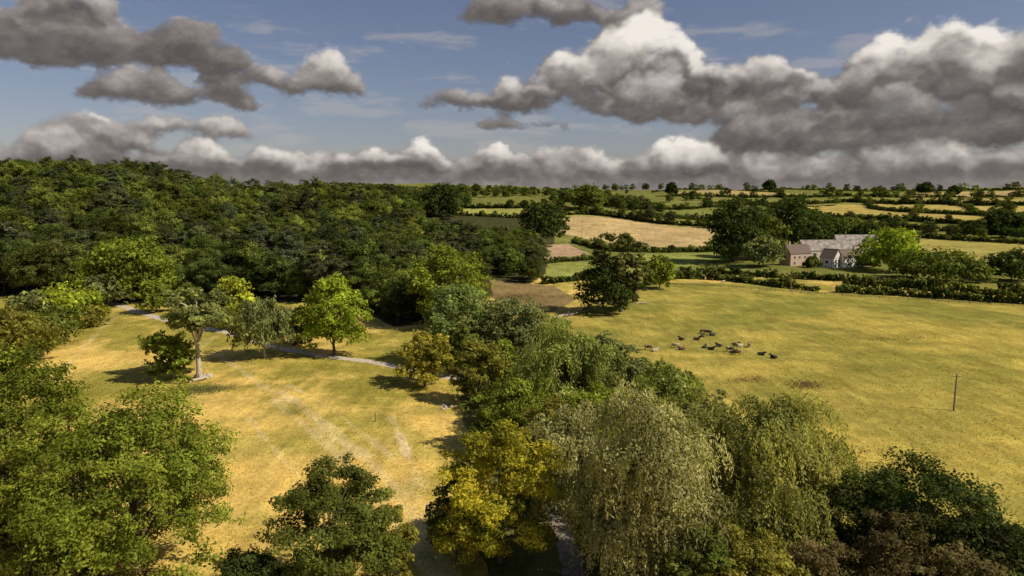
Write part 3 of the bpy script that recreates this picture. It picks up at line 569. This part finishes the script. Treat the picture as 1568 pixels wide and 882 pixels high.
# ------------------------------------------------------------------ sky: cumulus dome
def AE(u,v):
    d=ray(u,v); return math.degrees(math.atan2(d[0],d[1])), math.degrees(math.atan2(d[2],math.hypot(d[0],d[1])))
ST=.07; az_=np.arange(-52,52,ST); el_=np.arange(-1.5,26,ST); NA,NE=len(az_),len(el_)
AZ,EL=np.meshgrid(az_,el_)
Zm=np.zeros((NE,NA)); Tn=np.zeros((NE,NA)); Cov=np.zeros((NE,NA)); Br=np.zeros((NE,NA))
rg=np.random.default_rng(77)
def cloud(u0,u1,vt,vb,bright=1.0,dens=1.0,seed=0):
    a0,_=AE(u0,200); a1,_=AE(u1,200); _,e1=AE((u0+u1)/2,vt); _,e0=AE((u0+u1)/2,vb)
    w=a1-a0; h=e1-e0; n=int(np.clip(dens*14*w/h*3,40,420)); Z=np.full((NE,NA),-9.)
    ph=rg.random(3)*9
    for _k in range(n):
        t=rg.random(); prof=min(1,(4*t*(1-t))**.55)*(.62+.22*math.sin(t*7+ph[0])+.16*math.sin(t*17+ph[1])); hh=max(h*prof,.15)
        yq=rg.random()**.8; r=hh*rg.uniform(.07,.28)*(1.25-.5*yq)+.08; x=a0+w*t; y=e0+r*.45+max(hh-r*1.4,0)*yq; rxx=r*rg.uniform(1.1,1.8); z0=rg.random()*h*.3
        i0=max(int((y-r-el_[0])/ST),0);i1=min(int((y+r-el_[0])/ST)+2,NE);j0=max(int((x-rxx-az_[0])/ST),0);j1=min(int((x+rxx-az_[0])/ST)+2,NA)
        if i0>=i1 or j0>=j1: continue
        q=1-((AZ[i0:i1,j0:j1]-x)/rxx)**2-((EL[i0:i1,j0:j1]-y)/r)**2
        zz=np.where(q>0,z0+r*np.sqrt(np.maximum(q,0)),-9); Z[i0:i1,j0:j1]=np.maximum(Z[i0:i1,j0:j1],zz)
    m=Z>-8
    Zm[m]=Z[m]; Cov[m]=1; Tn[m]=np.clip((EL[m]-e0)/h,0,1); Br[m]=bright
for row,(vb,vt,wd,k) in enumerate([(292,268,70,26),(284,250,90,22),(274,238,120,18),(262,222,120,12)]):
    for i in range(k): 
        c=-200+2000*(i+rg.random())/k; w=wd*rg.uniform(.7,1.5); cloud(c-w/1.6,c+w/1.6,vt+rg.uniform(-14,10),vb+rg.uniform(-4,4),rg.uniform(.8,1.15),.5)
for c in [(40,260,172,232,.95),(-60,200,190,246,1.0),(240,520,200,262,1.15),(60,400,166,205,1.0),(500,690,190,258,1.25),(690,840,212,268,1.05),(830,980,222,272,1.05),(950,1120,196,266,1.25),(1110,1300,212,274,1.0),(1290,1600,188,268,1.05),
          (645,835,92,166,.9),(728,872,170,197,.78),(138,400,84,158,.68),(310,572,72,134,.86),(330,375,140,160,.64),(-60,395,-70,92,.58),(40,170,-10,40,.62),(700,1010,-60,36,.7),
          (1090,1760,80,216,.70),(960,1250,120,182,1.05),(790,1260,-8,150,1.3),(890,1060,60,178,1.12),(1170,1620,14,150,1.15),(1420,1800,-40,140,1.05),(1250,1640,110,196,.70)]:
    cloud(*c,1.5)
def blur(a,s):
    fy=np.fft.fftfreq(a.shape[0])[:,None]; fx=np.fft.rfftfreq(a.shape[1])[None,:]; k=np.exp(-2*(np.pi*s)**2*(fx**2+fy**2)); return np.fft.irfft2(np.fft.rfft2(a)*k,s=a.shape)
def lam(Zs,l):
    gy,gx=np.gradient(Zs,ST); n=1/np.sqrt(gx**2+gy**2+1); return np.clip((-gx*l[0]-gy*l[1]+l[2])*n,0,1)
l=np.array([.5,.7,.5]); l/=np.linalg.norm(l)
Zn=Zm+.35*(fbm(AZ,EL*1.2,1.5,140,5,.6)-.5)*Cov
Zs=blur(Zn,2.8); Zb=blur(Zm,9); C1=np.clip(blur(Cov,10),0,1)
la=lam(Zs,l); lb=lam(Zb*1.2,l); cav=np.clip((Zs-Zb)/.5,-.5,1)
Tb=np.clip(blur(Tn*Cov,6)/np.maximum(blur(Cov,6),.05),0,1); Bb=blur(Br*Cov,5)/np.maximum(blur(Cov,5),.05); Bb=np.where(Cov>0,np.clip(Bb,.5,1.35),.85)
lit=.03+.30*la*(.35+.65*Tb)+.34*lb*(.5+.5*Tb)+.42*Tb**1.3+.07*cav+.12*(1-C1)
lit=np.nan_to_num(lit*Bb,nan=.4)
f1=fbm(AZ,EL*1.3,2.8,40,7,.64)-.5; f2=fbm(AZ,EL*1.3,2.8,60,7,.64)-.5
ix=np.clip(((AZ+f1*3.2-az_[0])/ST).astype(int),0,NA-1); iy=np.clip(((EL+f2*1.9-el_[0])/ST).astype(int),0,NE-1)
def warp(a): return a[iy,ix]
WC=warp(Cov); Ce=np.clip(blur(WC,4.6),0,1)
Lw=blur(warp(lit),1.1)
fd=fbm(AZ,EL*1.6,1.6,80,6,.65); ff=fbm(AZ,EL*1.3,.55,150,4,.65)
Lw=(Lw-.42)*1.25+.48+.40*(fd-.5)+.14*(ff-.5)
alpha=ss((Ce+1.2*(fd-.5)+.35*(ff-.5)-.20)/.62)
hz=ss((2.6-EL)/2.4)
hazeL=.50+.25*(fbm(AZ,EL*4,5,90,5)-.5)
alpha=np.maximum(alpha,hz*.95); Lw=Lw*(1-.5*hz)+hazeL*.5*hz
ve=ss((fbm(AZ*.45,EL*2.2,3.0,120,6,.6)-.53)/.2)*.35*ss((EL-2)/2); Lw=np.where(alpha>ve,Lw,.62); alpha=np.maximum(alpha,ve)
alpha=alpha*(1-ss((EL-21)/4.5))
alpha=np.clip(np.nan_to_num(alpha),0,1); Lw=np.clip(np.nan_to_num(Lw,nan=.4),0,1.1)
xp=[0,.2,.4,.6,.8,1.05]; rc_=[.105,.17,.29,.47,.68,.88]; gc_=[.092,.15,.262,.43,.63,.82]; bc_=[.088,.143,.25,.40,.58,.755]
CR=np.stack([np.interp(Lw,xp,q) for q in (rc_,gc_,bc_)],-1)
azd=np.concatenate([az_,np.arange(53,308,1.5)])
def src(a):
    q=(a+52)%208; return q-52 if q<=104 else 156-q
sidx=np.clip([int(round((src(a)-az_[0])/ST)) for a in azd],0,NA-1)
RD_=13000.; A2,E2=np.meshgrid(np.radians(azd),np.radians(el_)); Vs=np.stack([RD_*np.sin(A2)*np.cos(E2),RD_*np.cos(A2)*np.cos(E2),CAMZ+RD_*np.sin(E2)],-1).reshape(-1,3)
nE,nA=A2.shape; idx=np.arange(nE*nA).reshape(nE,nA); i2=np.roll(idx,-1,1)
Qs=np.stack([idx[:-1],i2[:-1],i2[1:],idx[1:]],-1).reshape(-1,4)
m,nt=newmat("cumulus_clouds"); N=nt.nodes; L=nt.links
o=N.new('ShaderNodeOutputMaterial'); a=N.new('ShaderNodeAttribute'); a.attribute_name="Col"; e=N.new('ShaderNodeEmission'); tr=N.new('ShaderNodeBsdfTransparent'); mx=N.new('ShaderNodeMixShader')
L.new(a.outputs['Color'],e.inputs[0]); L.new(a.outputs['Alpha'],mx.inputs[0]); L.new(tr.outputs[0],mx.inputs[1]); L.new(e.outputs[0],mx.inputs[2]); L.new(mx.outputs[0],o.inputs[0])
m.cycles.emission_sampling='NONE'
obj("sky",mesh_from("sky",Vs,Qs,None,CR[:,sidx].reshape(-1,3),[m],alpha=alpha[:,sidx].reshape(-1)))
# ------------------------------------------------------------------ light + sky
SEL=R(45); SAZ=R(110)
sd=Vector((math.sin(SAZ)*math.cos(SEL),math.cos(SAZ)*math.cos(SEL),math.sin(SEL)))
sl=bpy.data.lights.new("sun",'SUN'); sl.energy=5.0; sl.angle=R(.5); sl.color=(1,.89,.69)
so=bpy.data.objects.new("sun",sl); COL.objects.link(so); so.rotation_euler=(-sd).to_track_quat('-Z','Y').to_euler(); so.location=(200,-50,300)
w=bpy.data.worlds.new("World"); sc.world=w; w.use_nodes=True; nt=w.node_tree; N=nt.nodes; L=nt.links; N.clear()
sk=N.new('ShaderNodeTexSky'); sk.sky_type='NISHITA'; sk.sun_disc=False; sk.sun_elevation=SEL; sk.sun_rotation=SAZ; sk.air_density=1.0; sk.dust_density=1.0; sk.altitude=100
tn=N.new('ShaderNodeMix'); tn.data_type='RGBA'; tn.blend_type='MULTIPLY'; tn.inputs[0].default_value=1; tn.inputs[7].default_value=(.97,.86,.92,1); L.new(sk.outputs[0],tn.inputs[6])
b1=N.new('ShaderNodeBackground'); b1.inputs[1].default_value=.075; L.new(tn.outputs[2],b1.inputs[0])
ow=N.new('ShaderNodeOutputWorld'); L.new(b1.outputs[0],ow.inputs[0])
sc.view_settings.view_transform='Standard'; sc.view_settings.look='None'; sc.view_settings.exposure=0
print("woodland",nW)
